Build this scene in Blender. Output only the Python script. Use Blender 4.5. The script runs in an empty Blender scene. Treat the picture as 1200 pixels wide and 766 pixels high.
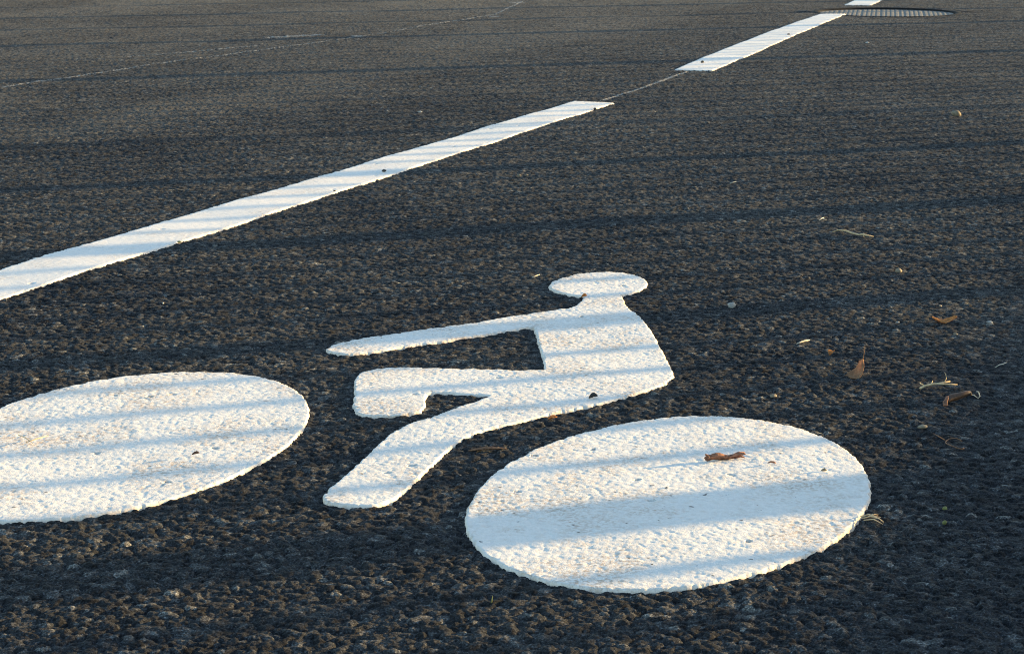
import bpy, math
import numpy as np
from mathutils import Vector

# ---------------------------------------------------------------- scene ----
sc = bpy.context.scene
C = sc.collection
rng = np.random.default_rng(7)
PI = math.pi
R = math.radians

CAM_H = 0.70
FPX, HORIZON = 2350.0, -130.0            # focal length and horizon row for a 1200 x 766 frame
PITCH = math.atan((383 - HORIZON) / FPX)
SUN_AZ, SUN_EL = R(70.5), R(7.0)         # azimuth measured from +Y towards +X
LANE = R(20.5)                           # heading of the lane
LD = np.array([math.sin(LANE), math.cos(LANE)])      # along the lane
LN = np.array([math.cos(LANE), -math.sin(LANE)])     # across the lane, to the right


def at(px, py):
    """A point of the photograph as a point of the ground (metres)."""
    u, v = (px - 600) / FPX, (py - 383) / FPX
    fw = math.cos(PITCH) - v * math.sin(PITCH)
    dn = math.sin(PITCH) + v * math.cos(PITCH)
    t = CAM_H / dn
    return np.array([u * t, fw * t])


def ats(pts):
    return np.array([at(*p) for p in pts])


# ------------------------------------------------------------ materials ----
def new_mat(name):
    m = bpy.data.materials.new(name)
    m.use_nodes = True
    nt = m.node_tree
    return m, nt, nt.nodes['Principled BSDF']


def node(nt, typ, **kw):
    n = nt.nodes.new(typ)
    for k, v in kw.items():
        setattr(n, k, v)
    return n


def noise(nt, scale, detail=3.0, rough=0.55, coord=None):
    n = node(nt, 'ShaderNodeTexNoise')
    n.inputs['Scale'].default_value = scale
    n.inputs['Detail'].default_value = detail
    n.inputs['Roughness'].default_value = rough
    if coord is not None:
        nt.links.new(coord, n.inputs['Vector'])
    return n


def ramp(nt, src, stops):
    n = node(nt, 'ShaderNodeValToRGB')
    el = n.color_ramp.elements
    while len(el) < len(stops):
        el.new(0.5)
    for e, (p, c) in zip(el, stops):
        e.position = p
        e.color = (*c, 1) if len(c) == 3 else c
    nt.links.new(src, n.inputs[0])
    return n


def mix(nt, a, b, fac, mode='MIX'):
    n = node(nt, 'ShaderNodeMix', data_type='RGBA', blend_type=mode)
    for sock, v in ((n.inputs[0], fac), (n.inputs[6], a), (n.inputs[7], b)):
        if hasattr(v, 'links') or isinstance(v, bpy.types.NodeSocket):
            nt.links.new(v, sock)
        elif isinstance(v, (int, float)):
            sock.default_value = v
        else:
            sock.default_value = (*v, 1)
    return n.outputs[2]


def bump(nt, b, height, strength, dist):
    n = node(nt, 'ShaderNodeBump')
    n.inputs['Strength'].default_value = strength
    n.inputs['Distance'].default_value = dist
    nt.links.new(height, n.inputs['Height'])
    nt.links.new(n.outputs[0], b.inputs['Normal'])


def asphalt_material(name, attr=True):
    m, nt, b = new_mat(name)
    pos = node(nt, 'ShaderNodeNewGeometry').outputs['Position']
    if attr:
        a = node(nt, 'ShaderNodeAttribute', attribute_name='tone')
        tone = a.outputs['Fac']
    else:
        v = node(nt, 'ShaderNodeTexVoronoi')
        v.inputs['Scale'].default_value = 110
        nt.links.new(pos, v.inputs['Vector'])
        s = node(nt, 'ShaderNodeSeparateColor')
        nt.links.new(v.outputs['Color'], s.inputs[0])
        tone = s.outputs[0]
    # bitumen-coated chippings: most of them black, some worn to grey-brown stone, a few pale
    stone = ramp(nt, tone, [(0.0, (0.0085, 0.0087, 0.0092)), (0.25, (0.0165, 0.0170, 0.0178)), (0.45, (0.014, 0.0145, 0.0156)),
                            (0.65, (0.028, 0.0285, 0.0285)), (0.80, (0.021, 0.0217, 0.0230)), (0.90, (0.043, 0.0432, 0.0420)),
                            (0.972, (0.060, 0.0595, 0.056)), (1.0, (0.105, 0.100, 0.087))])
    patch = ramp(nt, noise(nt, 1.3, 4, 0.6, pos).outputs[0], [(0.36, (0.70, 0.71, 0.74)), (0.64, (1.35, 1.30, 1.20))])
    fine = ramp(nt, noise(nt, 420, 3, 0.6, pos).outputs[0], [(0.34, (0.38, 0.40, 0.43)), (0.56, (1.44, 1.52, 1.64)), (0.72, (4.8, 5.0, 5.3))])
    c = mix(nt, stone.outputs[0], patch.outputs[0], 1.0, 'MULTIPLY')
    c = mix(nt, c, fine.outputs[0], 1.0, 'MULTIPLY')
    # pale brown dust, drawn out along the lane; far lane painted paler in place of grazing sheen
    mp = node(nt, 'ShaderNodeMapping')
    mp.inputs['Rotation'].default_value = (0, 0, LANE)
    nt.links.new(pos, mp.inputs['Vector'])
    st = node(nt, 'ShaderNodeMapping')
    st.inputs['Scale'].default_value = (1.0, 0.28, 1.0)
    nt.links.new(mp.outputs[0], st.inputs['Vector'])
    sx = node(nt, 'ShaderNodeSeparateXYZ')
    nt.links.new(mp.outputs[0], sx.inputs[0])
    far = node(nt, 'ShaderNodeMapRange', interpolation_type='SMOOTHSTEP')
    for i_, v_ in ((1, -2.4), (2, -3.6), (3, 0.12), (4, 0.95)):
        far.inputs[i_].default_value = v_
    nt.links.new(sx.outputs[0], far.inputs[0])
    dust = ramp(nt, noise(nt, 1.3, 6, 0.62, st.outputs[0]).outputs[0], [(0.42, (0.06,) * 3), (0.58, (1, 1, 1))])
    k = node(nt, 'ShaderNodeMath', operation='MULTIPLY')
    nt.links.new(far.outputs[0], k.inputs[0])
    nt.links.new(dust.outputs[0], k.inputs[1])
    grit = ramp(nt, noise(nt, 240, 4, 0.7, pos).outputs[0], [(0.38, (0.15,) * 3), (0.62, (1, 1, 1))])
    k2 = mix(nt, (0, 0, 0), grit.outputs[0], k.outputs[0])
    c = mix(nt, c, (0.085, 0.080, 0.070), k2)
    nt.links.new(c, b.inputs['Base Color'])
    rr = ramp(nt, noise(nt, 60, 2, 0.5, pos).outputs[0], [(0.3, (0.42,) * 3), (0.7, (0.70,) * 3)])
    nt.links.new(rr.outputs[0], b.inputs['Roughness'])
    b.inputs['Specular IOR Level'].default_value = 0.010
    b.inputs['Sheen Weight'].default_value = 0.04
    b.inputs['Sheen Roughness'].default_value = 0.27
    if attr:
        bump(nt, b, noise(nt, 700, 4, 0.7, pos).outputs[0], 0.9, 0.0016)
    else:
        bump(nt, b, noise(nt, 130, 4, 0.7, pos).outputs[0], 1.0, 0.006)
    return m


def paint_material(name, seed=0.0, dirt=1.0, bumpy=1.0):
    m, nt, b = new_mat(name)
    pos = node(nt, 'ShaderNodeNewGeometry').outputs['Position']
    base = ramp(nt, noise(nt, 260, 3, 0.6, pos).outputs[0], [(0.3, (0.61, 0.59, 0.545)), (0.7, (0.73, 0.705, 0.655))])
    # brown road dirt held in the pores of the paint, in loose drifts
    drift = ramp(nt, noise(nt, 7.0, 5, 0.65, pos).outputs[0], [(0.46, (0, 0, 0)), (0.61, (1, 1, 1))])
    grain = ramp(nt, noise(nt, 190, 4, 0.7, pos).outputs[0], [(0.46, (0, 0, 0)), (0.60, (1, 1, 1))])
    k = mix(nt, drift.outputs[0], grain.outputs[0], 1.0, 'MULTIPLY')
    k = mix(nt, (0, 0, 0), k, 0.75 * dirt)
    c = mix(nt, base.outputs[0], (0.37, 0.26, 0.17), k)
    # overall light soiling
    soil = ramp(nt, noise(nt, 130, 4, 0.7, pos).outputs[0], [(0.52, (0, 0, 0)), (0.72, (0.6 * dirt,) * 3)])
    c = mix(nt, c, (0.50, 0.42, 0.33), soil.outputs[0])
    # black specks of bitumen
    sp = ramp(nt, noise(nt, 95, 2, 0.5, pos).outputs[0], [(0.72, (0, 0, 0)), (0.75, (0.8 * dirt,) * 3)])
    c = mix(nt, c, (0.045, 0.04, 0.037), sp.outputs[0])
    # dirt on the cut edge of the paint
    ed = node(nt, 'ShaderNodeAttribute', attribute_name='edge').outputs['Fac']
    c = mix(nt, c, (0.60, 0.44, 0.30), ed)
    nt.links.new(c, b.inputs['Base Color'])
    b.inputs['Roughness'].default_value = 0.75
    b.inputs['Specular IOR Level'].default_value = 0.3
    bump(nt, b, noise(nt, 480, 4, 0.7, pos).outputs[0], 0.55 * bumpy, 0.0014)
    return m


def plain_material(name, col, col2=None, scale=120, rough=0.8, bs=0.4, bd=0.001, transl=0.0):
    m, nt, b = new_mat(name)
    oc = node(nt, 'ShaderNodeTexCoord').outputs['Object']
    n = noise(nt, scale, 4, 0.65, oc)
    rp = ramp(nt, n.outputs[0], [(0.3, col2 or tuple(0.55 * v for v in col)), (0.7, col)])
    nt.links.new(rp.outputs[0], b.inputs['Base Color'])
    b.inputs['Roughness'].default_value = rough
    if transl:
        b.inputs['Specular IOR Level'].default_value = 0.15
        tr = node(nt, 'ShaderNodeBsdfTranslucent')
        nt.links.new(rp.outputs[0], tr.inputs[0])
        ms = node(nt, 'ShaderNodeMixShader')
        ms.inputs[0].default_value = transl
        nt.links.new(b.outputs[0], ms.inputs[1])
        nt.links.new(tr.outputs[0], ms.inputs[2])
        nt.links.new(ms.outputs[0], nt.nodes['Material Output'].inputs['Surface'])
    bump(nt, b, n.outputs[0], bs, bd)
    return m


M = {
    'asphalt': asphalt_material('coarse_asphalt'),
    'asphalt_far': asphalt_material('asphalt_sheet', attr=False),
    'paint': paint_material('thermoplastic_paint', dirt=1.0),
    'line': paint_material('lane_line_paint', dirt=0.55, bumpy=0.6),
    'chalk': plain_material('chalk', (0.31, 0.30, 0.27), (0.08, 0.077, 0.07), 40, 0.9),
    'iron': plain_material('grey_iron', (0.115, 0.11, 0.10), (0.075, 0.072, 0.066), 40, 0.85),
    'dark_iron': plain_material('dark_iron', (0.014, 0.014, 0.015), None, 60, 0.85),
    'bark': plain_material('dead_bark', (0.37, 0.155, 0.085), (0.085, 0.045, 0.028), 160, 0.85),
    'leaf': plain_material('dead_leaf', (0.44, 0.25, 0.13), (0.24, 0.12, 0.06), 90, 0.8, transl=0.42),
    'orange_leaf': plain_material('orange_leaf', (0.70, 0.34, 0.12), (0.46, 0.19, 0.06), 130, 0.8, transl=0.42),
    'straw': plain_material('straw', (0.62, 0.47, 0.27), (0.34, 0.24, 0.13), 160, 0.75),
    'pale_straw': plain_material('pale_straw', (0.62, 0.56, 0.44), (0.42, 0.37, 0.28), 160, 0.75),
    'brown_twig': plain_material('brown_twig', (0.25, 0.13, 0.06), (0.08, 0.04, 0.025), 120, 0.85),
    'pod': plain_material('seed_pod', (0.13, 0.056, 0.025), (0.022, 0.016, 0.012), 90, 0.7),
    'grey_stone': plain_material('grey_stone', (0.36, 0.35, 0.32), (0.20, 0.19, 0.175), 80, 0.8),
    'tan_stone': plain_material('tan_stone', (0.27, 0.22, 0.15), (0.12, 0.10, 0.07), 80, 0.8),
    'dark_grey_stone': plain_material('dark_grey_stone', (0.11, 0.108, 0.10), (0.05, 0.05, 0.048), 80, 0.8),
    'white_stone': plain_material('white_stone', (0.52, 0.49, 0.43), (0.30, 0.28, 0.25), 80, 0.7),
    'dark_chip': plain_material('dark_chip', (0.05, 0.045, 0.04), (0.02, 0.018, 0.017), 80, 0.8),
    'moss': plain_material('green_fragment', (0.20, 0.21, 0.06), (0.08, 0.085, 0.03), 90, 0.8),
    'concrete': plain_material('concrete', (0.36, 0.35, 0.33), (0.25, 0.24, 0.23), 8, 0.85),
    'steel': plain_material('painted_steel', (0.10, 0.105, 0.11), (0.07, 0.072, 0.075), 20, 0.5),
}


for key, amt in (('iron', 0.75),):          # road dirt packed in the grooves of the lid
    nt_ = M[key].node_tree
    b_ = nt_.nodes['Principled BSDF']
    src = b_.inputs['Base Color'].links[0].from_socket
    ga = node(nt_, 'ShaderNodeAttribute', attribute_name='groove')
    nt_.links.new(mix(nt_, src, (0.088, 0.085, 0.077), ga.outputs['Fac']), b_.inputs['Base Color'])
M['dark_iron'].node_tree.nodes['Principled BSDF'].inputs['Specular IOR Level'].default_value = 0.08


# ------------------------------------------------------------- builders ----
def link(name, me, mat, parent=None):
    o = bpy.data.objects.new(name, me)
    C.objects.link(o)
    if mat is not None:
        me.materials.append(mat)
    if parent is not None:
        o.parent = parent
    return o


def tag(o, label=None, cat=None, group=None, kind=None):
    for k, v in (('label', label), ('category', cat), ('group', group), ('kind', kind)):
        if v:
            o[k] = v
    return o


def empty(name, loc, rz=0.0):
    o = bpy.data.objects.new(name, None)
    C.objects.link(o)
    o.location = loc
    o.rotation_euler = (0, 0, rz)
    o.empty_display_size = 0.05
    return o


def quads_mesh(name, co, quads, smooth=True, attrs=None):
    me = bpy.data.meshes.new(name)
    nv, nq = len(co), len(quads)
    me.vertices.add(nv)
    me.vertices.foreach_set('co', np.ascontiguousarray(co, dtype=np.float32).ravel())
    me.loops.add(nq * 4)
    me.loops.foreach_set('vertex_index', np.ascontiguousarray(quads, dtype=np.int32).ravel())
    me.polygons.add(nq)
    me.polygons.foreach_set('loop_start', np.arange(0, nq * 4, 4, dtype=np.int32))
    me.polygons.foreach_set('use_smooth', np.full(nq, smooth, dtype=bool))
    for k, v in (attrs or {}).items():
        at_ = me.attributes.new(k, 'FLOAT', 'POINT')
        at_.data.foreach_set('value', np.ascontiguousarray(v, dtype=np.float32))
    me.update()
    me.validate()
    return me


def grid_quads(nr, nc):
    i = np.arange(nr - 1)[:, None] * nc + np.arange(nc - 1)[None, :]
    return np.stack([i, i + 1, i + nc + 1, i + nc], -1).reshape(-1, 4).astype(np.int32)


# -------------------------------------------------- stone relief (metres) --
T = 509


def stone_tables(seed):
    r = np.random.default_rng(seed)
    d = dict(jx=r.uniform(0.12, 0.88, (T, T)), jy=r.uniform(0.12, 0.88, (T, T)), h=r.normal(0, 1, (T, T)),
             tx=r.normal(0, 1, (T, T)), ty=r.normal(0, 1, (T, T)), an=r.uniform(0, PI, (T, T)),
             ra=r.uniform(0.85, 1.35, (T, T)), tone=r.uniform(0, 1, (T, T)))
    return {k: v.astype(np.float32) for k, v in d.items()}


BIG, SMALL, GRIT, LARGE = stone_tables(1), stone_tables(2), stone_tables(3), stone_tables(4)


def stones(x, y, cell, t, hvar, tilt, k):
    """Height (m) and stone tone at points: the upper envelope of one rounded chipping per cell."""
    fx, fy = x / cell, y / cell
    cx, cy = np.floor(fx).astype(np.int32), np.floor(fy).astype(np.int32)
    fx, fy = (fx - cx).astype(np.float32), (fy - cy).astype(np.float32)
    best = np.full(x.shape, -9.0, np.float32)
    tone = np.zeros(x.shape, np.float32)
    for dx in (-1, 0, 1):
        for dy in (-1, 0, 1):
            ix, iy = (cx + dx) % T, (cy + dy) % T
            sx, sy = fx - (dx + t['jx'][ix, iy]), fy - (dy + t['jy'][ix, iy])
            an = t['an'][ix, iy]
            ca, sa = np.cos(an), np.sin(an)
            ra = t['ra'][ix, iy]
            a, b = (sx * ca + sy * sa) / ra, (sy * ca - sx * sa) * ra
            r2 = np.maximum(np.maximum(a * a, b * b), (a + b) ** 2 * 0.56) * 0.8 + (a * a + b * b) * 0.25
            h = t['h'][ix, iy] * hvar + (t['tx'][ix, iy] * sx + t['ty'][ix, iy] * sy) * tilt - k * r2 ** 1.7
            w = h > best
            best = np.where(w, h, best)
            tone = np.where(w, t['tone'][ix, iy], tone)
    return best, tone


def big_stones(x, y):
    h, t = stones(x, y, 0.0100, BIG, 0.0020, 0.0036, 0.0125)
    # rolled flat: what stands above the mean top is pressed down
    return np.where(h > 0.0, 0.35 * h, h), t


# the worn cover in the road ahead sits in a shallow hollow
HOLE = np.array([2.17, 11.74])
HOLE_R = 0.415


def swell(x, y):
    """Long, shallow unevenness of the road surface."""
    return (0.0011 * np.sin(x * 5.1 + 1.2 * np.sin(y * 3.3)) + 0.0009 * np.sin(y * 7.3 + x * 2.1 + 0.7)
            + 0.0006 * np.sin(x * 17 + y * 11)).astype(np.float32)


def road_height(x, y, amp=None):
    n = x.size
    H = np.empty(n, np.float32)
    TN = np.empty(n, np.float32)
    for s in range(0, n, 400000):
        e = min(n, s + 400000)
        xs, ys = x[s:e], y[s:e]
        h1, t1 = big_stones(xs, ys)
        h0, t0 = stones(xs, ys, 0.0170, LARGE, 0.0022, 0.0045, 0.0150)
        h0 = np.where(h0 > 0.0, 0.3 * h0, h0) - 0.0013
        w = h0 > h1
        h1, t1 = np.where(w, h0, h1), np.where(w, t0, t1)
        h2, t2 = stones(xs, ys, 0.0054, SMALL, 0.0014, 0.0024, 0.0058)
        h2 = np.where(h2 > 0.0, 0.4 * h2, h2) - 0.0026
        w = h1 > h2
        h = np.maximum(np.where(w, h1, h2), -0.0125)
        tn = np.where(w, t1, t2 * 0.985)
        h3, _ = stones(xs, ys, 0.0030, GRIT, 0.0005, 0.0005, 0.0010)
        h = h + 0.85 * h3
        H[s:e] = h + swell(xs, ys)
        TN[s:e] = tn
    d = np.hypot(x - HOLE[0], y - HOLE[1])
    inside = d < HOLE_R
    H = np.where(inside, -0.05, H)
    lip = np.exp(-((d - HOLE_R - 0.05) / 0.05) ** 2) * (~inside) * 0.006 * (y > HOLE[1])
    return (H + lip).astype(np.float32), TN


# ------------------------------------------------------------- the road ----
def build_road():
    ys = [1.25]
    while ys[-1] < 14.2:
        y = ys[-1]
        ys.append(y + 0.0019 * max(1.0, (y / 2.0)) ** 0.82)
    ys = np.array(ys)
    nc = 1300
    u = np.linspace(-1, 1, nc)
    half = 0.285 * ys + 0.42
    X = (half[:, None] * u[None, :])
    Y = np.repeat(ys[:, None], nc, 1)
    # break up the rows so that no grid shows
    X = X + rng.uniform(-0.25, 0.25, X.shape) * (2 * half[:, None] / nc)
    x, y = X.ravel(), Y.ravel()
    h, tn = road_height(x, y)
    co = np.stack([x, y, h], 1)
    me = quads_mesh('road', co, grid_quads(len(ys), nc), True, {'tone': tn})
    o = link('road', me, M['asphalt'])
    tag(o, kind='structure')
    # the rest of the road, as one wide sheet just under the stones
    s = 400.0
    g = np.concatenate([np.linspace(-s, -20, 8), np.linspace(-19, 19, 39), np.linspace(20, s, 8)])
    GX, GY = np.meshgrid(g, g)
    co = np.stack([GX.ravel(), GY.ravel(), np.full(GX.size, -0.0075)], 1)
    keep = []
    q = grid_quads(len(g), len(g))
    cen = co[q].mean(1)
    d = np.hypot(cen[:, 0] - HOLE[0], cen[:, 1] - HOLE[1])
    me = quads_mesh('ground', co, q[d > 1.3], True)
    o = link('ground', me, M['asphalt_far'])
    tag(o, kind='structure')


build_road()


# ----------------------------------------------------------- road paint ----
def chaikin(p, n=1, t=0.2):
    p = np.asarray(p, float)
    for _ in range(n):
        q = np.roll(p, -1, 0)
        p = np.stack([p * (1 - t) + q * t, p * t + q * (1 - t)], 1).reshape(-1, 2)
    return p


def sdf(poly, x, y):
    """Signed distance to a closed outline, positive inside."""
    out = np.full(x.shape, 1e9, np.float64)
    ins = np.zeros(x.shape, bool)
    n = len(poly)
    for i in range(n):
        ax, ay = poly[i]
        bx, by = poly[(i + 1) % n]
        ex, ey = bx - ax, by - ay
        t = np.clip(((x - ax) * ex + (y - ay) * ey) / (ex * ex + ey * ey + 1e-12), 0, 1)
        out = np.minimum(out, (x - ax - t * ex) ** 2 + (y - ay - t * ey) ** 2)
        if ay != by:
            c = ((ay > y) != (by > y)) & (x < (bx - ax) * (y - ay) / (by - ay) + ax)
            ins ^= c
    out = np.sqrt(out)
    return np.where(ins, out, -out)


def painted_mesh(name, poly, step, thick=0.0037, rough=1.0, wobble=1.0, chips=1.0):
    lo, hi = poly.min(0) - 0.012, poly.max(0) + 0.012
    xs = np.arange(lo[0], hi[0], step[0])
    ys = np.arange(lo[1], hi[1], step[1])
    X, Y = np.meshgrid(xs, ys)
    shp = X.shape
    x, y = X.ravel(), Y.ravel()
    x = x + rng.uniform(-.22, .22, x.shape) * step[0]
    y = y + rng.uniform(-.22, .22, y.shape) * step[1]
    # only look closely at what lies near or inside the outline
    D = np.concatenate([sdf(poly, x[s:s + 200000], y[s:s + 200000]) for s in range(0, x.size, 200000)])
    hb, tb = big_stones(x, y)
    # the paint ran between the stones at its border
    edge = D + wobble * (np.maximum(hb, -0.005) + 0.0022) * 0.42 + wobble * 0.0010 * np.sin(x * 61 + 3 * np.sin(y * 47)) * np.sin(y * 83)
    g1, _ = stones(x, y, 0.0052, GRIT, 0.0006, 0.0006, 0.0017)
    g2, _ = stones(x, y, 0.0036, SMALL, 0.0005, 0.0004, 0.0012)
    top = thick + swell(x, y) + 0.10 * rough * np.maximum(hb, -0.004) + rough * 0.30 * np.maximum(g1, g2 + 0.0001)
    prof = np.clip(edge / 0.0030, -1, 1)
    prof = np.where(prof > 0, prof ** 0.8, prof)
    z = np.where(prof > 0, -0.0030 + (top + 0.0030) * prof, -0.0030 + 0.0055 * prof)
    # pores and small gaps where the road shows
    pore, tp = stones(x, y, 0.012, BIG, 0, 0, 1.0)
    gap = (tp > 1 - 0.005 * chips) & (pore > -0.030)
    z = np.where(gap & (D > 0.004), z - 0.004, z)
    e = np.clip(1 - edge / 0.0030, 0, 1) * 0.75
    co = np.stack([x, y, z], 1)
    q = grid_quads(*shp)
    inside = (edge > -0.0048)
    q = q[inside[q].all(1)]
    used = np.unique(q)
    remap = np.full(len(co), -1, np.int32)
    remap[used] = np.arange(len(used))
    return quads_mesh(name, co[used], remap[q], True, {'edge': e[used]})


def ellipse(c, ax, ang, n=110):
    t = np.linspace(0, 2 * PI, n, endpoint=False)
    a = R(ang)
    d = np.array([math.sin(a), math.cos(a)])
    p = np.array([math.cos(a), -math.sin(a)])
    return np.array(c) + np.cos(t)[:, None] * ax[0] * d + np.sin(t)[:, None] * ax[1] * p


bike = empty('bicycle_symbol', (0, 0, 0))
tag(bike, 'thick white painted cyclist symbol with two solid wheels on the dark asphalt', 'road marking')
STEP = (0.00135, 0.0017)
w1 = ellipse((0.1908, 2.2769), (0.3545, 0.2262), 19.75)
w2 = ellipse((-0.5161, 2.5248), (0.3665, 0.2306), 14.5)
o = link('wheel', painted_mesh('wheel', w1, STEP), M['paint'], bike)
tag(o, 'rear wheel disc with a curl of bark lying on it')
o = link('wheel', painted_mesh('wheel', w2, STEP), M['paint'], bike)
tag(o, 'front wheel disc with brown dirt in narrow drifts')

RIDER = [(380.4, 409.9), (388.9, 404.8), (405.8, 400.6), (427.9, 396.3), (461.9, 392.1), (495.8, 387), (529.8, 382.7),
         (560, 378.6), (590.6, 372.3), (621, 368.3), (654, 364.5), (672.8, 361.8), (679.5, 355.5), (684, 351), (690, 345),
         (726, 345), (730.4, 350.5), (735, 362.4), (745.7, 368.8), (753.9, 377), (764.5, 389.9), (773.9, 406.4), (783.3, 425),
         (789, 437), (790.3, 444), (781, 452), (762, 460.4), (736, 468.6), (710, 475.7), (677.5, 482.7), (651.3, 487),
         (610.8, 497.5), (570.4, 507), (548, 514.5), (531.5, 526), (517.9, 537.9), (502.6, 551.5), (489, 564.2), (477, 575.3),
         (461.9, 588.0), (444.9, 594.2), (428, 596), (402.4, 594.8), (379.5, 591.4), (377.4, 586), (379, 580.5), (394, 566.8),
         (411, 551.5), (428, 536.2), (443.2, 521.5), (458.5, 510), (478.8, 499.7), (509.4, 491.2), (529.8, 482.7), (553, 474.5),
         (572.4, 467.3), (572.4, 466.2), (546.8, 464.9), (523, 462.5), (503.5, 463.2), (499.4, 468.5), (500, 480.4), (492.4, 487.1), (463.6, 490.9),
         (428, 489.7), (416.5, 487.1), (412.2, 478.7), (414.3, 465.1), (414.3, 451.5), (417.2, 442.2), (427.9, 436.2), (444.9, 432.7),
         (478.8, 431.5), (512.8, 433), (560, 434.3), (595, 435.7), (636.0, 436.6), (637.4, 435.4), (635.2, 420.5), (630.5, 404), (626.2, 386.5),
         (624.5, 384.2), (618.8, 384), (595, 388.7), (560, 394.6), (534.9, 398), (521.3, 401.2), (495.8, 403.6), (468.7, 407.4), (450, 411.6),
         (427.9, 414.3), (407.5, 416.5), (390.6, 414.8), (382.5, 412.6)]
rider = chaikin(ats(RIDER), 1, 0.2)
o = link('rider', painted_mesh('rider', rider, STEP), M['paint'], bike)
hp = ats([(641.8, 339), (645, 334), (656, 329), (672.5, 324), (690, 321.8), (710, 321), (727, 322), (742, 324.2), (755, 328.8), (760, 334),
          (757.5, 339), (747.5, 344), (731, 348.2), (712, 350.6), (697, 351), (682, 350.3), (665, 347.8), (650, 344)])
link('head', painted_mesh('head', chaikin(hp, 1, 0.22), STEP, thick=0.0044), M['paint'], o)

# lane line: long dash, gap with a chalk guide, second dash up to the cover, third beyond it
LSTEP = (0.003, 0.004)


def dash(left, right, label, step=LSTEP, sub=1):
    poly = np.concatenate([ats(left), ats(right)[::-1]])
    # even the edges: straighten by inserting points along them
    c = poly.mean(0)
    a = math.atan2(*(ats(right)[-1] - ats(right)[0]))
    ca, sa = math.cos(a), math.sin(a)
    rot = lambda p: np.stack([(p[:, 0] - c[0]) * ca - (p[:, 1] - c[1]) * sa, (p[:, 0] - c[0]) * sa + (p[:, 1] - c[1]) * ca], 1)
    me = painted_mesh('lane_line_dash', poly, step, thick=0.0035, rough=0.55, wobble=0.9, chips=0.5)
    o = link('lane_line_dash', me, M['line'])
    tag(o, label, 'road marking', 'white dashes of the lane line')
    return o


e0 = at(0, 335)
lane0 = e0 - LD * 1.4
# long dash in metres: from outside the frame on the left to its square end
Lr = ats([(0, 352), (170, 298), (330, 247), (530, 182.5), (720, 122)])
Ll = ats([(0, 318), (200, 258), (330, 221), (500, 170.5), (672, 120)])
poly = np.concatenate([[Ll[0] - LD * 1.5], Ll, Lr[::-1], [Lr[0] - LD * 1.3]])
# densify and wander a little, as a hand-laid edge does
me = painted_mesh('lane_line_dash', poly, (0.0032, 0.004), thick=0.0035, rough=0.55, wobble=1.3, chips=0.6)
tag(link('lane_line_dash', me, M['line']),
    'longest white lane dash, running in from the edge and ending square', 'road marking', 'white dashes of the lane line')
p2 = np.concatenate([ats([(790, 82), (842, 60.5), (880, 46), (925, 29.5), (961, 17.2)]), ats([(991, 17.2), (955, 32.5), (920, 47), (878, 65.5), (835, 83.2)])])
me = painted_mesh('lane_line_dash', p2, (0.004, 0.006), thick=0.0035, rough=0.5, wobble=1.0, chips=0.5)
tag(link('lane_line_dash', me, M['line']),
    'middle white lane dash between the chalk guide and the iron cover', 'road marking', 'white dashes of the lane line')
p3 = np.concatenate([ats([(989, 6.5), (1005, -1), (1030, -12)]), ats([(1062, -12), (1037, -1), (1021, 6.5)])])
me = painted_mesh('lane_line_dash', p3, (0.006, 0.01), thick=0.0035, rough=0.5, wobble=1.0, chips=0.5)
tag(link('lane_line_dash', me, M['line']),
    'short end of a white lane dash just behind the iron cover', 'road marking', 'white dashes of the lane line')


def streak(name, pts, width, label, cat='guide line', breaks=0.0, mat='chalk', group=None):
    """A thin chalk trace on top of the stones, broken where it missed the hollows."""
    p = ats(pts)
    seg = np.hypot(*np.diff(p, axis=0).T)
    L = np.concatenate([[0], np.cumsum(seg)])
    n = max(4, int(L[-1] / 0.004))
    s = np.linspace(0, L[-1], n)
    x, y = np.interp(s, L, p[:, 0]), np.interp(s, L, p[:, 1])
    tx, ty = np.gradient(x), np.gradient(y)
    tl = np.hypot(tx, ty)
    nx, ny = ty / tl, -tx / tl
    k = np.array([-0.5, -0.25, 0, 0.25, 0.5])
    ww = width * (0.75 + 0.5 * rng.random(n))
    X = x[:, None] + nx[:, None] * k * ww[:, None]
    Y = y[:, None] + ny[:, None] * k * ww[:, None]
    h, _ = road_height(X.ravel(), Y.ravel())
    z = h + 0.0006
    co = np.stack([X.ravel(), Y.ravel(), z], 1)
    q = grid_quads(n, 5)
    if breaks:
        row = np.repeat(rng.random(n - 1), 4)
        lowf = np.repeat(np.sin(np.arange(n - 1) * 0.013) + np.sin(np.arange(n - 1) * 0.0047 + 1), 4) * 0.2
        q = q[row + lowf > breaks]
    me = quads_mesh(name, co, q, True)
    return tag(link(name, me, M[mat]), label, cat, group)


streak('guide_line', [(704, 118.5), (720, 114.5), (760, 101), (806, 84)], 0.011, 'thin chalk guide line crossing the gap between two white dashes', breaks=0.12)
streak('guide_line', [(-40, 109), (0, 103), (80, 91), (160, 78.5), (235, 68), (320, 57), (425, 43), (510, 28), (580, 17.5), (612, 2)], 0.012,
       'long faint chalk guide line across the far left of the road', breaks=0.08)
streak('guide_line', [(150, 66), (215, 61.5), (300, 54)], 0.014, 'very faint chalk trace above the long chalk guide line', breaks=0.5)
streak('tick_mark', [(413, 43.2), (424, 42.6)], 0.05, 'small white tick on the middle of the long chalk guide line', 'tick mark', 0.1, group='white ticks on the chalk guide line')
streak('tick_mark', [(574, 20.2), (584, 19.6)], 0.06, 'small white tick close to the upper end of the chalk guide line', 'tick mark', 0.1, group='white ticks on the chalk guide line')
streak('tick_mark', [(602, 3.6), (612, 2.6)], 0.07, 'small white tick at the very top of the chalk guide line', 'tick mark', 0.1, group='white ticks on the chalk guide line')
streak('chalk_streak', [(311, 44.5), (345, 43.4), (376, 41)], 0.07, 'pale tan streak on the asphalt beyond the long chalk guide line', 'road stain', 0.45)


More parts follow.
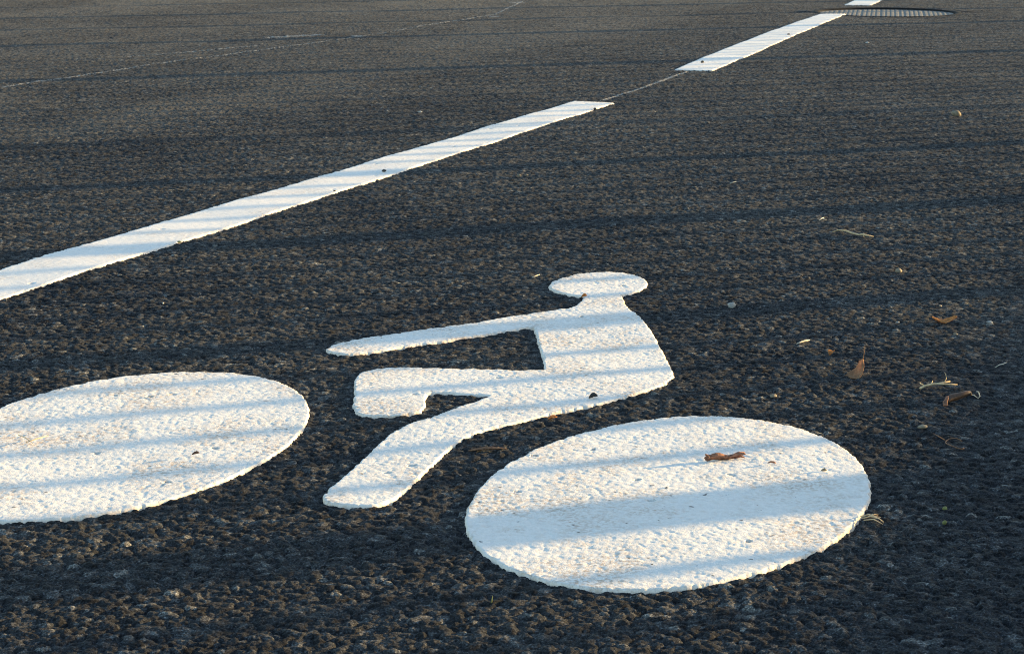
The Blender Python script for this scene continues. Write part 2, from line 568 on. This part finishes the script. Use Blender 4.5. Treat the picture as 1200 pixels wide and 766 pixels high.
# ---------------------------------------------------------- iron cover -----
def build_cover():
    root = empty('manhole_cover', (HOLE[0], HOLE[1], 0), -math.atan2(HOLE[0], HOLE[1]))
    tag(root, 'round ribbed iron cover sunk in the road beside the white lane line', 'manhole cover')
    tilt = 0.005
    # ribbed lid: leans back, so that its far side lies below the road
    n, r = 150, HOLE_R - 0.03
    g = np.linspace(-r, r, n)
    X, Y = np.meshgrid(g, g)
    rr = np.hypot(X, Y)
    Z = -0.003 - tilt * (Y + r) + np.where(rr < r - 0.02, 0.002 * (np.sin(X * 2 * PI / 0.027) > -0.2), 0.002)
    co = np.stack([X.ravel(), Y.ravel(), Z.ravel()], 1)
    q = grid_quads(n, n)
    q = q[(rr.ravel()[q] < r).all(1)]
    gv = np.where((rr < r - 0.02) & (np.sin(X * 2 * PI / 0.027) <= -0.2), 1.0, 0.0).ravel()
    link('lid', quads_mesh('lid', co, q, False, {'groove': gv}), M['iron'], root)
    # rim: outer frame, its wall reaching down behind the lid
    m = 96
    a = np.linspace(0, 2 * PI, m, endpoint=False)
    prof = [(HOLE_R - 0.028, -0.055), (HOLE_R - 0.026, -0.002), (HOLE_R - 0.020, 0.002), (HOLE_R + 0.012, 0.004), (HOLE_R + 0.022, -0.003), (HOLE_R + 0.026, -0.02)]
    co, qs = [], []
    for (pr, pz) in prof:
        far = np.clip(np.sin(a), 0, 1)
        co.append(np.stack([pr * np.cos(a), pr * np.sin(a), np.full(m, pz) + (0.003 * far if pz > -0.02 else 0)], 1))
    co = np.concatenate(co)
    for k in range(len(prof) - 1):
        for i in range(m):
            j = (i + 1) % m
            qs.append((k * m + i, k * m + j, (k + 1) * m + j, (k + 1) * m + i))
    link('rim', quads_mesh('rim', co, np.array(qs), True), M['dark_iron'], root)


build_cover()


# -------------------------------------------------------------- litter -----
def tube_mesh(name, pts, radii, sides=8, cap=True, squash=1.0, wobble=0.0):
    """A tapered tube through points (x, y, z)."""
    p = np.asarray(pts, float)
    rad = np.broadcast_to(np.asarray(radii, float), (len(p),))
    co, qs = [], []
    up = Vector((0, 0, 1))
    n = len(p)
    for i in range(n):
        t = Vector(p[min(i + 1, n - 1)] - p[max(i - 1, 0)]).normalized()
        s = t.cross(up)
        if s.length < 1e-3:
            s = Vector((1, 0, 0))
        s.normalize()
        v = s.cross(t).normalized()
        for k in range(sides):
            a = 2 * PI * k / sides
            rr = rad[i] * (1 + wobble * (rng.random() - 0.5))
            c = Vector(p[i]) + s * (rr * math.cos(a)) + v * (rr * squash * math.sin(a))
            co.append(c[:])
    for i in range(n - 1):
        for k in range(sides):
            j = (k + 1) % sides
            qs.append((i * sides + k, i * sides + j, (i + 1) * sides + j, (i + 1) * sides + k))
    me = bpy.data.meshes.new(name)
    faces = [tuple(f) for f in qs]
    if cap:
        faces.append(tuple(reversed(range(sides))))
        faces.append(tuple((n - 1) * sides + k for k in range(sides)))
    me.from_pydata(co, [], faces)
    for f in me.polygons:
        f.use_smooth = True
    me.update()
    return me


def join_meshes(name, meshes):
    co, faces, off = [], [], 0
    for me in meshes:
        co += [v.co[:] for v in me.vertices]
        faces += [tuple(off + i for i in f.vertices) for f in me.polygons]
        off += len(me.vertices)
        bpy.data.meshes.remove(me)
    out = bpy.data.meshes.new(name)
    out.from_pydata(co, [], faces)
    for f in out.polygons:
        f.use_smooth = True
    out.update()
    return out


def sheet_mesh(name, rows, thick=0.0006, sub=4):
    """A curved thin solid (leaf, bark) from a grid of points rows[i][j] = (x, y, z), resampled and given thickness."""
    g = np.asarray(rows, float)

    def up(a, axis):
        n = a.shape[axis]
        s = np.linspace(0, n - 1, (n - 1) * sub + 1)
        i0 = np.clip(np.floor(s).astype(int), 0, n - 2)
        f = s - i0
        tk = lambda k: np.take(a, np.clip(k, 0, n - 1), axis)
        sh = [1, 1, 1]
        sh[axis] = -1
        f = f.reshape(sh)
        p0, p1, p2, p3 = tk(i0 - 1), tk(i0), tk(i0 + 1), tk(i0 + 2)
        return 0.5 * (2 * p1 + (p2 - p0) * f + (2 * p0 - 5 * p1 + 4 * p2 - p3) * f ** 2 + (3 * p1 - p0 - 3 * p2 + p3) * f ** 3)
    g = up(up(g, 0), 1)
    g = g + rng.normal(0, thick * 0.35, g.shape)
    nr, nc = g.shape[:2]
    du = np.gradient(g, axis=0)
    dv = np.gradient(g, axis=1)
    nn = np.cross(du, dv)
    nn /= np.linalg.norm(nn, axis=2, keepdims=True) + 1e-12
    a, b = (g + nn * thick / 2).reshape(-1, 3), (g - nn * thick / 2).reshape(-1, 3)
    q = grid_quads(nr, nc)
    N = nr * nc
    border = ([(i * nc, (i + 1) * nc) for i in range(nr - 1)] + [((i + 1) * nc + nc - 1, i * nc + nc - 1) for i in range(nr - 1)]
              + [(j + 1, j) for j in range(nc - 1)] + [((nr - 1) * nc + j, (nr - 1) * nc + j + 1) for j in range(nc - 1)])
    sides = np.array([(i, j, j + N, i + N) for i, j in border])
    return quads_mesh(name, np.concatenate([a, b]), np.concatenate([q, q[:, ::-1] + N, sides]), True)


def mm(*v):
    return tuple(c * 0.001 for c in v)


def lit(name, me, mat, px, py, z, label, cat, group=None, rz=0.0):
    x, y = at(px, py)
    o = link(name, me, M[mat])
    o.location = (x, y, z)
    o.rotation_euler = (0, 0, rz)
    return tag(o, label, cat, group)


def scale_at(px, py):
    """Metres across the view for one pixel at that spot of the road."""
    return float(np.linalg.norm(at(px + 1, py) - at(px, py)))


def px_tube(pts, ref, scale=1.0):
    """Tube points given as pixel offsets (dx, height_px) about ref plus a depth offset in mm."""
    s = scale_at(*ref)
    return [((dx * s), dd * 0.001, max(0.0, hz * s)) for dx, hz, dd in pts]


TOP = 0.0065      # top of the paint
ROAD = 0.0005     # tops of the stones


# rolled strip of bark on the rear wheel
def bark_roll():
    rows = []
    L, n = 0.050, 9
    for i in range(n):
        t = i / (n - 1)
        r = 0.0035 + 0.0022 * math.sin(3 + 5 * t) ** 2 + (0.0018 if i == 0 else 0) - 0.001 * t
        cx = -L / 2 + L * t
        r *= 0.85
        cz = r + 0.0008 * math.sin(9 * t)
        cy = 0.004 * math.sin(2.2 * t)
        row = []
        for k in range(9):
            a = -0.5 * PI + (k / 8) * 1.85 * PI * (0.85 + 0.15 * math.sin(4 * t))
            rr = r * (1 - 0.32 * k / 8)
            row.append((cx + 0.002 * math.sin(3 * a), cy + rr * math.cos(a), cz + rr * math.sin(a)))
        rows.append(row)
    return sheet_mesh('bark_roll', rows, 0.0009, 3)


lit('bark_roll', bark_roll(), 'bark', 850, 543.5, TOP - 0.001, 'brown rolled strip of bark lying on the white rear wheel', 'bark', rz=R(12))
lit('bark_crumb', tube_mesh('bark_crumb', [mm(-5, 0, 1), mm(-1, 1, 2.2), mm(3, 0, 2), mm(6, 1, .6)], np.array([.5, 1.3, 1.4, .4]) * .001, 6, wobble=.5),
    'bark', 904, 548, TOP - 0.001, 'small brown crumb right of the bark roll on the rear wheel', 'bark')
lit('bark_crumb', tube_mesh('bark_crumb', [mm(-4, 0, 0), mm(0, 1, 1.4), mm(3, 0, .2)], np.array([.6, 2.0, .5]) * .001, 6, wobble=.5),
    'tan_stone', 966, 556, TOP - 0.001, 'tan grit lump near the right rim of the rear wheel', 'grit')


def leaf_blade(L, W, lift, curl, n=9):
    """A blade with a midrib fold, pointed at both ends, lying along x."""
    rows = []
    for i in range(n):
        t = i / (n - 1)
        w = W * (math.sin(PI * (0.04 + 0.92 * t)) ** 0.8)
        row = []
        for k in range(5):
            u = (k / 4 - 0.5) * 2
            row.append((-L / 2 + L * t, u * w * 0.5, lift * math.sin(PI * t) * 0.4 + lift * t ** 2 + curl * abs(u) ** 1.5 * w * 0.5 + 0.0008))
        rows.append(row)
    return rows


r = empty('curled_leaf', (*at(1004, 440), ROAD))
tag(r, 'curled brown dead leaf standing up with its stalk in the air', 'leaf')
rows = [[mm(1.25 * p[0], 1.5 * p[1], 0.95 * p[2]) for p in row] for row in (
    ((-14, -6, 1.5), (-8, -14, 0.5), (-2, -16, 0.5), (2, -12, 2)),
    ((-10, 2, 4), (-4, -4, 2.6), (2, -8, 4.2), (6, -6, 6.5)),
    ((0, 8, 9), (3, 4, 9), (6, 0, 11), (9, 2, 13)),
    ((5, 14, 18), (6.5, 12, 19.5), (8, 10, 22), (9.5, 10, 21)))]
link('blade', sheet_mesh('blade', rows, 0.0006, 4), M['leaf'], r)
link('stalk', tube_mesh('stalk', [mm(10.5, 16, 18.5), mm(12, 17, 25), mm(13, 18, 32), mm(13, 18, 39)], np.array([.7, .55, .5, .45]) * .001, 6), M['brown_twig'], r)

# folded orange leaf with two raised wings
r = empty('folded_leaf', (*at(1105, 380), ROAD))
tag(r, 'small orange dead leaf folded into a V on the asphalt', 'leaf')
rows = []
for i in range(9):
    t = i / 8
    s = (t - 0.45) * 2
    w = 0.0095 * math.sin(PI * (0.08 + 0.84 * t)) ** 0.8
    rows.append([(0.0195 * s, u * w * 1.3 - 0.002 * s, 0.0025 + 0.0085 * abs(s) ** 1.3 + 0.0022 * u * u) for u in (-1, -.5, 0, .5, 1)])
link('blade', sheet_mesh('blade', rows, 0.0007, 4), M['orange_leaf'], r)


def twig_thing(name, label, px, py, z, parts, mat, cat='twig', sides=7, rz=0.0, group=None):
    """parts: (kind, points in mm, radii in mm); several of them become one mesh, as a twig grows in one piece."""
    ms = [tube_mesh(name, [mm(*q) for q in pts], np.array(rd) * 0.001, sides, wobble=0.25) for pts, rd in parts]
    me = ms[0] if len(ms) == 1 else join_meshes(name, ms)
    return lit(name, me, mat, px, py, z, label, cat, group, rz)


# pale forked straw twig
twig_thing('straw_twig', 'pale forked straw twig lying above the dark seed pod', 1100, 455, ROAD,
           [([(-28, -6, 1), (-20, -2, 4), (-10, 1, 5.5), (0, 3, 6), (9, 6, 7), (18, 8, 8)], [1.6, 1.8, 1.7, 1.5, 1.3, .7]),
            ([(-4, 2, 6), (6, 0, 6), (16, -1, 5.5), (27, 1, 5)], [1.2, 1.3, 1.0, .5]),
            ([(9, 6, 7), (12, 8, 12), (11.5, 9, 17), (9.5, 9, 21)], [.7, .6, .5, .4]),
            ([(-20, -2, 4), (-26, 2, 6), (-27, 3, 8)], [1.0, .8, .6]),
            ([(-12, 0, 5), (-9, 4, 8), (-8, 6, 9)], [.8, .6, .4])], 'straw')
# dark pod with a grey tip and a hooked stalk
r = empty('seed_pod', (*at(1122, 472), ROAD))
r.scale = (1.2, 1.2, 1.15)
tag(r, 'dark brown curved seed pod with a pale hooked stalk', 'seed pod')
link('husk', tube_mesh('husk', [mm(-17, -9, 2), mm(-13, -6, 4.5), mm(-8, -3, 6.5), mm(-2, 0, 7.5), mm(5, 2, 9), mm(11, 4, 10.5), mm(15, 5, 10.5), mm(17, 5, 8)],
                       np.array([2.2, 3.3, 4.2, 4.4, 3.8, 3.2, 2.6, 1.2]) * .001, 10, wobble=.35), M['pod'], r)
link('tip', tube_mesh('tip', [mm(-17.5, -15, 0), mm(-16.5, -10, 3.5), mm(-14, -7.5, 7.5), mm(-13, -6, 10)], np.array([2.6, 2.9, 2.2, 1.2]) * .001, 8, squash=.5, wobble=.3), M['bark'], r)
link('stalk', tube_mesh('stalk', [mm(16, 5, 8.5), mm(20, 5, 8), mm(25, 5, 4), mm(27, 5, 7), mm(25, 6, 12), mm(23, 6, 12.5)],
                        np.array([.6, .6, .55, .6, .8, .6]) * .001, 6), M['pale_straw'], r)

# wavy brown twig farther up
twig_thing('brown_twig', 'wavy thin brown twig on the asphalt above the orange leaf', 1002, 277, ROAD,
           [([(-40, 40, 2), (-28, 48, 4.5), (-14, 30, 6), (-4, 4, 5), (6, -12, 5), (14, -14, 6), (20, -20, 5), (34, -24, 3)], [.8, 1.2, 2.2, 1.8, 1.5, 2.4, 1.8, .7]),
            ([(14, -14, 6), (15, -18, 2)], [1.4, 1.0])], 'straw')
twig_thing('straw', 'short pale straw stem left of the curled leaf', 941, 402.5, ROAD,
           [([(-11, -9, 1), (-4, -2, 2.6), (4, 4, 3.2), (12, 10, 3)], [.8, 1.2, 1.3, .7])], 'pale_straw')
# flat brown blade beside the rear wheel
rows = leaf_blade(0.048, 0.010, 0.0025, 0.5)
lit('dead_leaf', sheet_mesh('dead_leaf', rows, 0.0006, 3), 'brown_twig', 571, 530, ROAD + .001, 'thin brown dry blade between the lower leg and the rear wheel', 'leaf', rz=R(2))
lit('leaf_scrap', sheet_mesh('leaf_scrap', leaf_blade(0.013, 0.011, 0.004, 0.5), 0.0006, 3), 'orange_leaf', 647, 493, ROAD,
    'tiny orange leaf scrap under the seat of the painted rider', 'leaf')
lit('leaf_scrap', sheet_mesh('leaf_scrap', leaf_blade(0.012, 0.012, 0.003, 0.8), 0.0006, 3), 'dark_chip', 695, 471.5, TOP - .001,
    'black leaf scrap on the white hip of the painted rider', 'leaf')
lit('leaf_scrap', sheet_mesh('leaf_scrap', leaf_blade(0.012, 0.010, 0.004, 0.8), 0.0006, 3), 'orange_leaf', 974, 416, ROAD,
    'tiny orange leaf scrap left of the curled leaf', 'leaf', rz=R(60))
lit('leaf_scrap', sheet_mesh('leaf_scrap', leaf_blade(0.009, 0.006, 0.002, 0.8), 0.0006, 3), 'pod', 229.5, 538, TOP - .001,
    'small dark leaf scrap on the white front wheel', 'leaf')
lit('leaf_scrap', sheet_mesh('leaf_scrap', leaf_blade(0.010, 0.010, 0.003, 0.8), 0.0006, 3), 'orange_leaf', 684.5, 352.5, TOP - .001,
    'rusty leaf scrap where the painted head meets the neck', 'leaf')
# fan of dry straw against the rim of the rear wheel
twig_thing('straw_tuft', 'tuft of tan dry straw against the right rim of the rear wheel', 1020, 610, ROAD,
           [([(-10, 6, 2), (-2, 4, 6), (8, -4, 4), (14, -8, 1)], [.6, .8, .7, .3]),
            ([(-9, 2, 2), (0, 0, 5), (9, -6, 4), (13, -12, 1)], [.6, .8, .7, .3]),
            ([(-10, 10, 2), (0, 10, 4), (12, 2, 3)], [.5, .7, .3]),
            ([(-6, 4, 1), (4, 8, 5), (10, 8, 4)], [.5, .7, .3]),
            ([(-8, -2, 1), (2, -8, 4), (11, -16, 1)], [.5, .7, .3])], 'straw', 'straw')
# faint ring of dry stem
ring = [(11 * math.cos(a), 30 * math.sin(a) * .8, 2.5 + 1.5 * math.sin(2 * a)) for a in np.linspace(0.3, 5.6, 18)]
twig_thing('stem_ring', 'dull dry stem curled into an open ring in the shade', 1119, 522, ROAD,
           [(ring, [.6] * 18), ([(-9, 18, 2), (-15, 34, 3), (-20, 40, 5)], [.6, .6, .4])], 'brown_twig')
twig_thing('straw', 'thin pale stem in the shade right of the seed pod', 1174, 430, ROAD,
           [([(-12, -8, 1), (-4, 0, 3), (3, 6, 3), (11, 14, 3.5)], [.5, .7, .7, .4])], 'pale_straw')
twig_thing('straw_cross', 'two thin straws crossed on the white front wheel', 38, 521, TOP - .001,
           [([(-24, 26, .6), (-10, 8, 1.6), (4, -14, .8)], [.5, .7, .4]), ([(-6, -10, .8), (6, 4, 1.8), (16, 22, .8)], [.5, .7, .4])], 'straw', 'straw')
twig_thing('grass_stub', 'single grass stub standing up near the bottom of the picture', 575.5, 708, ROAD,
           [([(0, 0, -2), (.6, 0, 4), (1.6, 0, 9)], [.9, .7, .3])], 'moss', 'grass stub')
twig_thing('grass_stub', 'short straw stub standing left of the orange leaf scrap above the painted head', 628, 325, ROAD,
           [([(-7, -8, 1), (0, 0, 2.5), (7, 10, 3)], [.6, .9, .5])], 'pale_straw', 'straw')


def pebble_mesh(name, a, b, c, seed, rough=0.22):
    """A worn, lopsided stone."""
    rr = np.random.default_rng(seed)
    n, m = 9, 14
    ks = rr.normal(0, 1, (7, 3))
    ph = rr.uniform(0, 6.28, 7)
    co, fs = [], []
    for i in range(n + 1):
        th = PI * i / n
        for j in range(m):
            p = 2 * PI * j / m
            d = np.array([math.sin(th) * math.cos(p), math.sin(th) * math.sin(p), math.cos(th)])
            s = 1 + rough * sum(math.sin(2.0 * k @ d + f) for k, f in zip(ks, ph)) / 3.0
            co.append((a * d[0] * s, b * d[1] * s, c * d[2] * s + c * 0.75))
    for i in range(n):
        for j in range(m):
            k = (j + 1) % m
            fs.append((i * m + j, (i + 1) * m + j, (i + 1) * m + k, i * m + k))
    return quads_mesh(name, np.array(co), np.array(fs), True)


def pebble(px, py, wpx, hpx, mat, label, seed, rz=0.0, z=ROAD, cat='pebble', group=None, name='pebble'):
    s = scale_at(px, py) * 0.5
    a = wpx * s * 0.85
    c = hpx * s * 0.7
    return lit(name, pebble_mesh(name, a, a * 0.8, c, seed), mat, px, py, z - c * 0.2, label, cat, group, rz)


pb = pebble(1120, 136, 14, 11, 'tan_stone', 'rounded tan pebble alone on the far right of the road', 11, 0.4)
pb.rotation_euler = (0, R(28), 0.3)
pebble(857, 361, 11, 12, 'grey_stone', 'pale grey pebble in a shadow band right of the painted head', 12)
pebble(1101, 360, 7, 5, 'tan_stone', 'cream pebble just above the orange folded leaf', 13)
pebble(1053, 319, 8, 8, 'tan_stone', 'pinkish pebble below the wavy brown twig', 14)
pebble(1120, 393, 7, 5, 'tan_stone', 'small tan pebble just below the orange folded leaf', 15)
pebble(1081, 502, 13, 9, 'tan_stone', 'broad cream chip in the light near the rear wheel', 16)
pebble(907, 466, 10, 8, 'tan_stone', 'ochre pebble above the right side of the rear wheel', 17)
pebble(1160, 379, 9, 5, 'grey_stone', 'grey flat chip right of the orange folded leaf', 18)
pebble(1052, 319 + 60, 6, 4, 'grey_stone', 'small grey chip left of the orange folded leaf', 19)
pebble(210, 284.5, 6, 4, 'moss', 'yellowish chip just beyond the long white lane dash', 20)
pebble(39, 304, 5, 3, 'white_stone', 'white chip beyond the long lane dash at the left', 21)
pebble(492, 132, 7, 3, 'white_stone', 'white sliver alone on the asphalt beyond the long dash', 22, 0.8)
pebble(608, 207, 6, 5, 'tan_stone', 'left one of two tan crumbs below the long dash', 23)
pebble(617, 206, 4, 3, 'tan_stone', 'right one of two tan crumbs below the long dash', 24)
pebble(450.5, 202.5, 6, 4, 'dark_chip', 'black chip on the long white lane dash', 25, z=0.004)
pebble(392, 226, 4, 2, 'dark_chip', 'small black crumb on the long dash left of the black chip', 26, z=0.004)
pebble(697, 130, 4, 4, 'dark_chip', 'black chip near the square end of the long dash', 27, z=0.004)
pebble(823, 74.5, 5, 4, 'dark_chip', 'black chip on the near end of the middle dash', 28, z=0.004)
pebble(924, 42, 4, 3, 'dark_chip', 'black chip on the far half of the middle dash', 29, z=0.004)
pebble(341, 218, 4, 3, 'white_stone', 'white crumb touching the far edge of the long dash', 30)
pebble(191, 356, 3, 3, 'white_stone', 'white crumb on the asphalt below the long dash', 31)
pebble(1016, 51, 5, 3, 'white_stone', 'white crumb on the asphalt in front of the iron cover', 32)
pebble(995, 131, 7, 3, 'dark_chip', 'black chip left of the tan pebble', 33)
pebble(1107, 609 - 12, 8, 6, 'moss', 'yellow green chip in the shade right of the straw tuft', 34)
pebble(1107, 614, 6, 8, 'moss', 'lower greenish chip in the shade right of the straw tuft', 35)
twig_thing('straw_crumb', 'small straw crumb on the asphalt above the wavy brown twig', 963, 258, ROAD,
           [([(-8, -14, 1), (0, 0, 3.5), (6, 8, 4)], [.8, 1.3, .6]), ([(0, 0, 3), (8, -10, 2)], [.8, .5])], 'pale_straw', 'straw')
twig_thing('straw_crumb', 'small straw crumb in the middle of the lane below the guide gap', 860, 215, ROAD,
           [([(-10, -8, 1), (0, 0, 3), (9, 14, 2)], [.8, 1.2, .5])], 'pale_straw', 'straw')


# ------------------------------------- railing that throws the stripes -----
def q_of(p):
    return -p[0] * math.cos(SUN_AZ) + p[1] * math.sin(SUN_AZ)


C_F = 1.45                                         # distance of the railing to the right of the lane axis through the camera
RUN = (C_F + 0.40) / math.sin(SUN_AZ - LANE)        # from the parapet to the edge of its shadow
WALL_H = RUN * math.tan(SUN_EL)


def along(q):
    """Position along the railing that shadows the stripe q."""
    return (q - C_F * q_of(LN)) / q_of(LD)


def box_mesh(name, sx, sy, z0, z1, bev=0.004):
    import bmesh
    bm = bmesh.new()
    bmesh.ops.create_cube(bm, size=1)
    for v in bm.verts:
        v.co = (v.co.x * sx, v.co.y * sy, z0 + (v.co.z + 0.5) * (z1 - z0))
    bmesh.ops.bevel(bm, geom=bm.edges[:], offset=bev, segments=2, affect='EDGES')
    me = bpy.data.meshes.new(name)
    bm.to_mesh(me)
    bm.free()
    return me


mid = C_F * LN + 5.0 * LD
wall = link('low_wall', box_mesh('low_wall', 0.30, 24, -0.02, WALL_H, 0.012), M['concrete'])
wall.location = (mid[0] + 0.15 * LN[0], mid[1] + 0.15 * LN[1], 0)
wall.rotation_euler = (0, 0, -LANE)
tag(wall, 'low concrete wall along the right side of the lane carrying a railing', 'wall')
rail = empty('railing', (mid[0] + 0.10 * LN[0], mid[1] + 0.10 * LN[1], WALL_H), -LANE)
tag(rail, 'dark steel railing of round bars and thick posts on the low wall', 'railing')
off = 0.10 * q_of(LN) / q_of(LD)
posts = [0.10, 1.07, 2.03, 3.01, 3.955, 4.845, 5.71, 6.62, 7.70, 8.58, 9.45, 10.5, 11.5, 12.5, 13.5]
ZT = 1.75
pillar_me = tube_mesh('post', [(0, 0, -0.02), (0, 0, ZT * .5), (0, 0, ZT)], 0.045, 20)
thin_me = tube_mesh('post', [(0, 0, -0.02), (0, 0, ZT * .5), (0, 0, ZT)], 0.021, 16)
post_me = tube_mesh('post', [(0, 0, -0.02), (0, 0, ZT * .5), (0, 0, ZT)], 0.047, 16)
bar_me = tube_mesh('bar', [(0, 0, -0.02), (0, 0, ZT * .5), (0, 0, ZT - 0.02)], 0.017, 12)
for me in (post_me, bar_me, pillar_me, thin_me):
    me.materials.append(M['steel'])
for i, q in enumerate(posts):
    o = bpy.data.objects.new('post', pillar_me if i == 8 else thin_me if i in (6, 7, 9) else post_me)
    C.objects.link(o)
    o.parent = rail
    o.location = (0, along(q) - off - 5.0, 0)
    if i + 1 < len(posts):
        gap = posts[i + 1] - q
        first, step, nb = q + 0.187 * gap / 0.96, 0.1425 * gap / 0.96, (6 if i % 2 else 5)
        last = first + step * (nb - 1)
        for k in range(nb):
            b = bpy.data.objects.new('bar', bar_me)
            C.objects.link(b)
            b.parent = rail
            b.location = (0, along(first + (last - first) * k / (nb - 1)) - off - 5.0, 0)
top = link('handrail', box_mesh('handrail', 0.09, 22, ZT - 0.025, ZT + 0.04, 0.01), M['steel'], rail)
top.location = (0, 0.4, 0)

# ------------------------------------------------------ light and camera ---
w = bpy.data.worlds.new('World')
sc.world = w
w.use_nodes = True
nt = w.node_tree
sky = nt.nodes.new('ShaderNodeTexSky')
sky.sky_type = 'NISHITA'
sky.sun_disc = False
sky.sun_elevation = SUN_EL
sky.sun_rotation = SUN_AZ
sky.altitude = 100
sky.air_density = 1.0
sky.dust_density = 0.8
sky.ozone_density = 1.5
bg = nt.nodes['Background']
bg.inputs[1].default_value = 0.15
nt.links.new(sky.outputs[0], bg.inputs[0])

sd = bpy.data.lights.new('sun', 'SUN')
sd.energy = 4.5
sd.angle = R(0.6)
sd.color = (1.0, 0.675, 0.29)
so = bpy.data.objects.new('sun', sd)
C.objects.link(so)
so.location = (6, 3, 4)
v = Vector((math.sin(SUN_AZ) * math.cos(SUN_EL), math.cos(SUN_AZ) * math.cos(SUN_EL), math.sin(SUN_EL)))
so.rotation_euler = v.to_track_quat('Z', 'Y').to_euler()

cd = bpy.data.cameras.new('camera')
cd.sensor_width = 36
cd.lens = 36 * FPX / 1200
cd.clip_start = 0.05
cd.clip_end = 2000
cd.dof.use_dof = True
cd.dof.focus_distance = 2.55
cd.dof.aperture_fstop = 42
co_ = bpy.data.objects.new('camera', cd)
C.objects.link(co_)
co_.location = (0, 0, CAM_H)
co_.rotation_euler = (PI / 2 - PITCH, 0, 0)
sc.camera = co_

sc.view_settings.view_transform = 'Standard'
sc.view_settings.look = 'None'
sc.view_settings.gamma = 1.0
sc.view_settings.exposure = 2.05
sc.view_settings.use_curve_mapping = False
sc.cycles.max_bounces = 6
sc.cycles.pixel_filter_type = 'BLACKMAN_HARRIS'
sc.cycles.filter_width = 1.0
sc.cycles.use_denoising = True
sc.cycles.denoiser = 'OPENIMAGEDENOISE'
sc.cycles.denoising_input_passes = 'RGB_ALBEDO_NORMAL'
sc.cycles.denoising_prefilter = 'NONE'
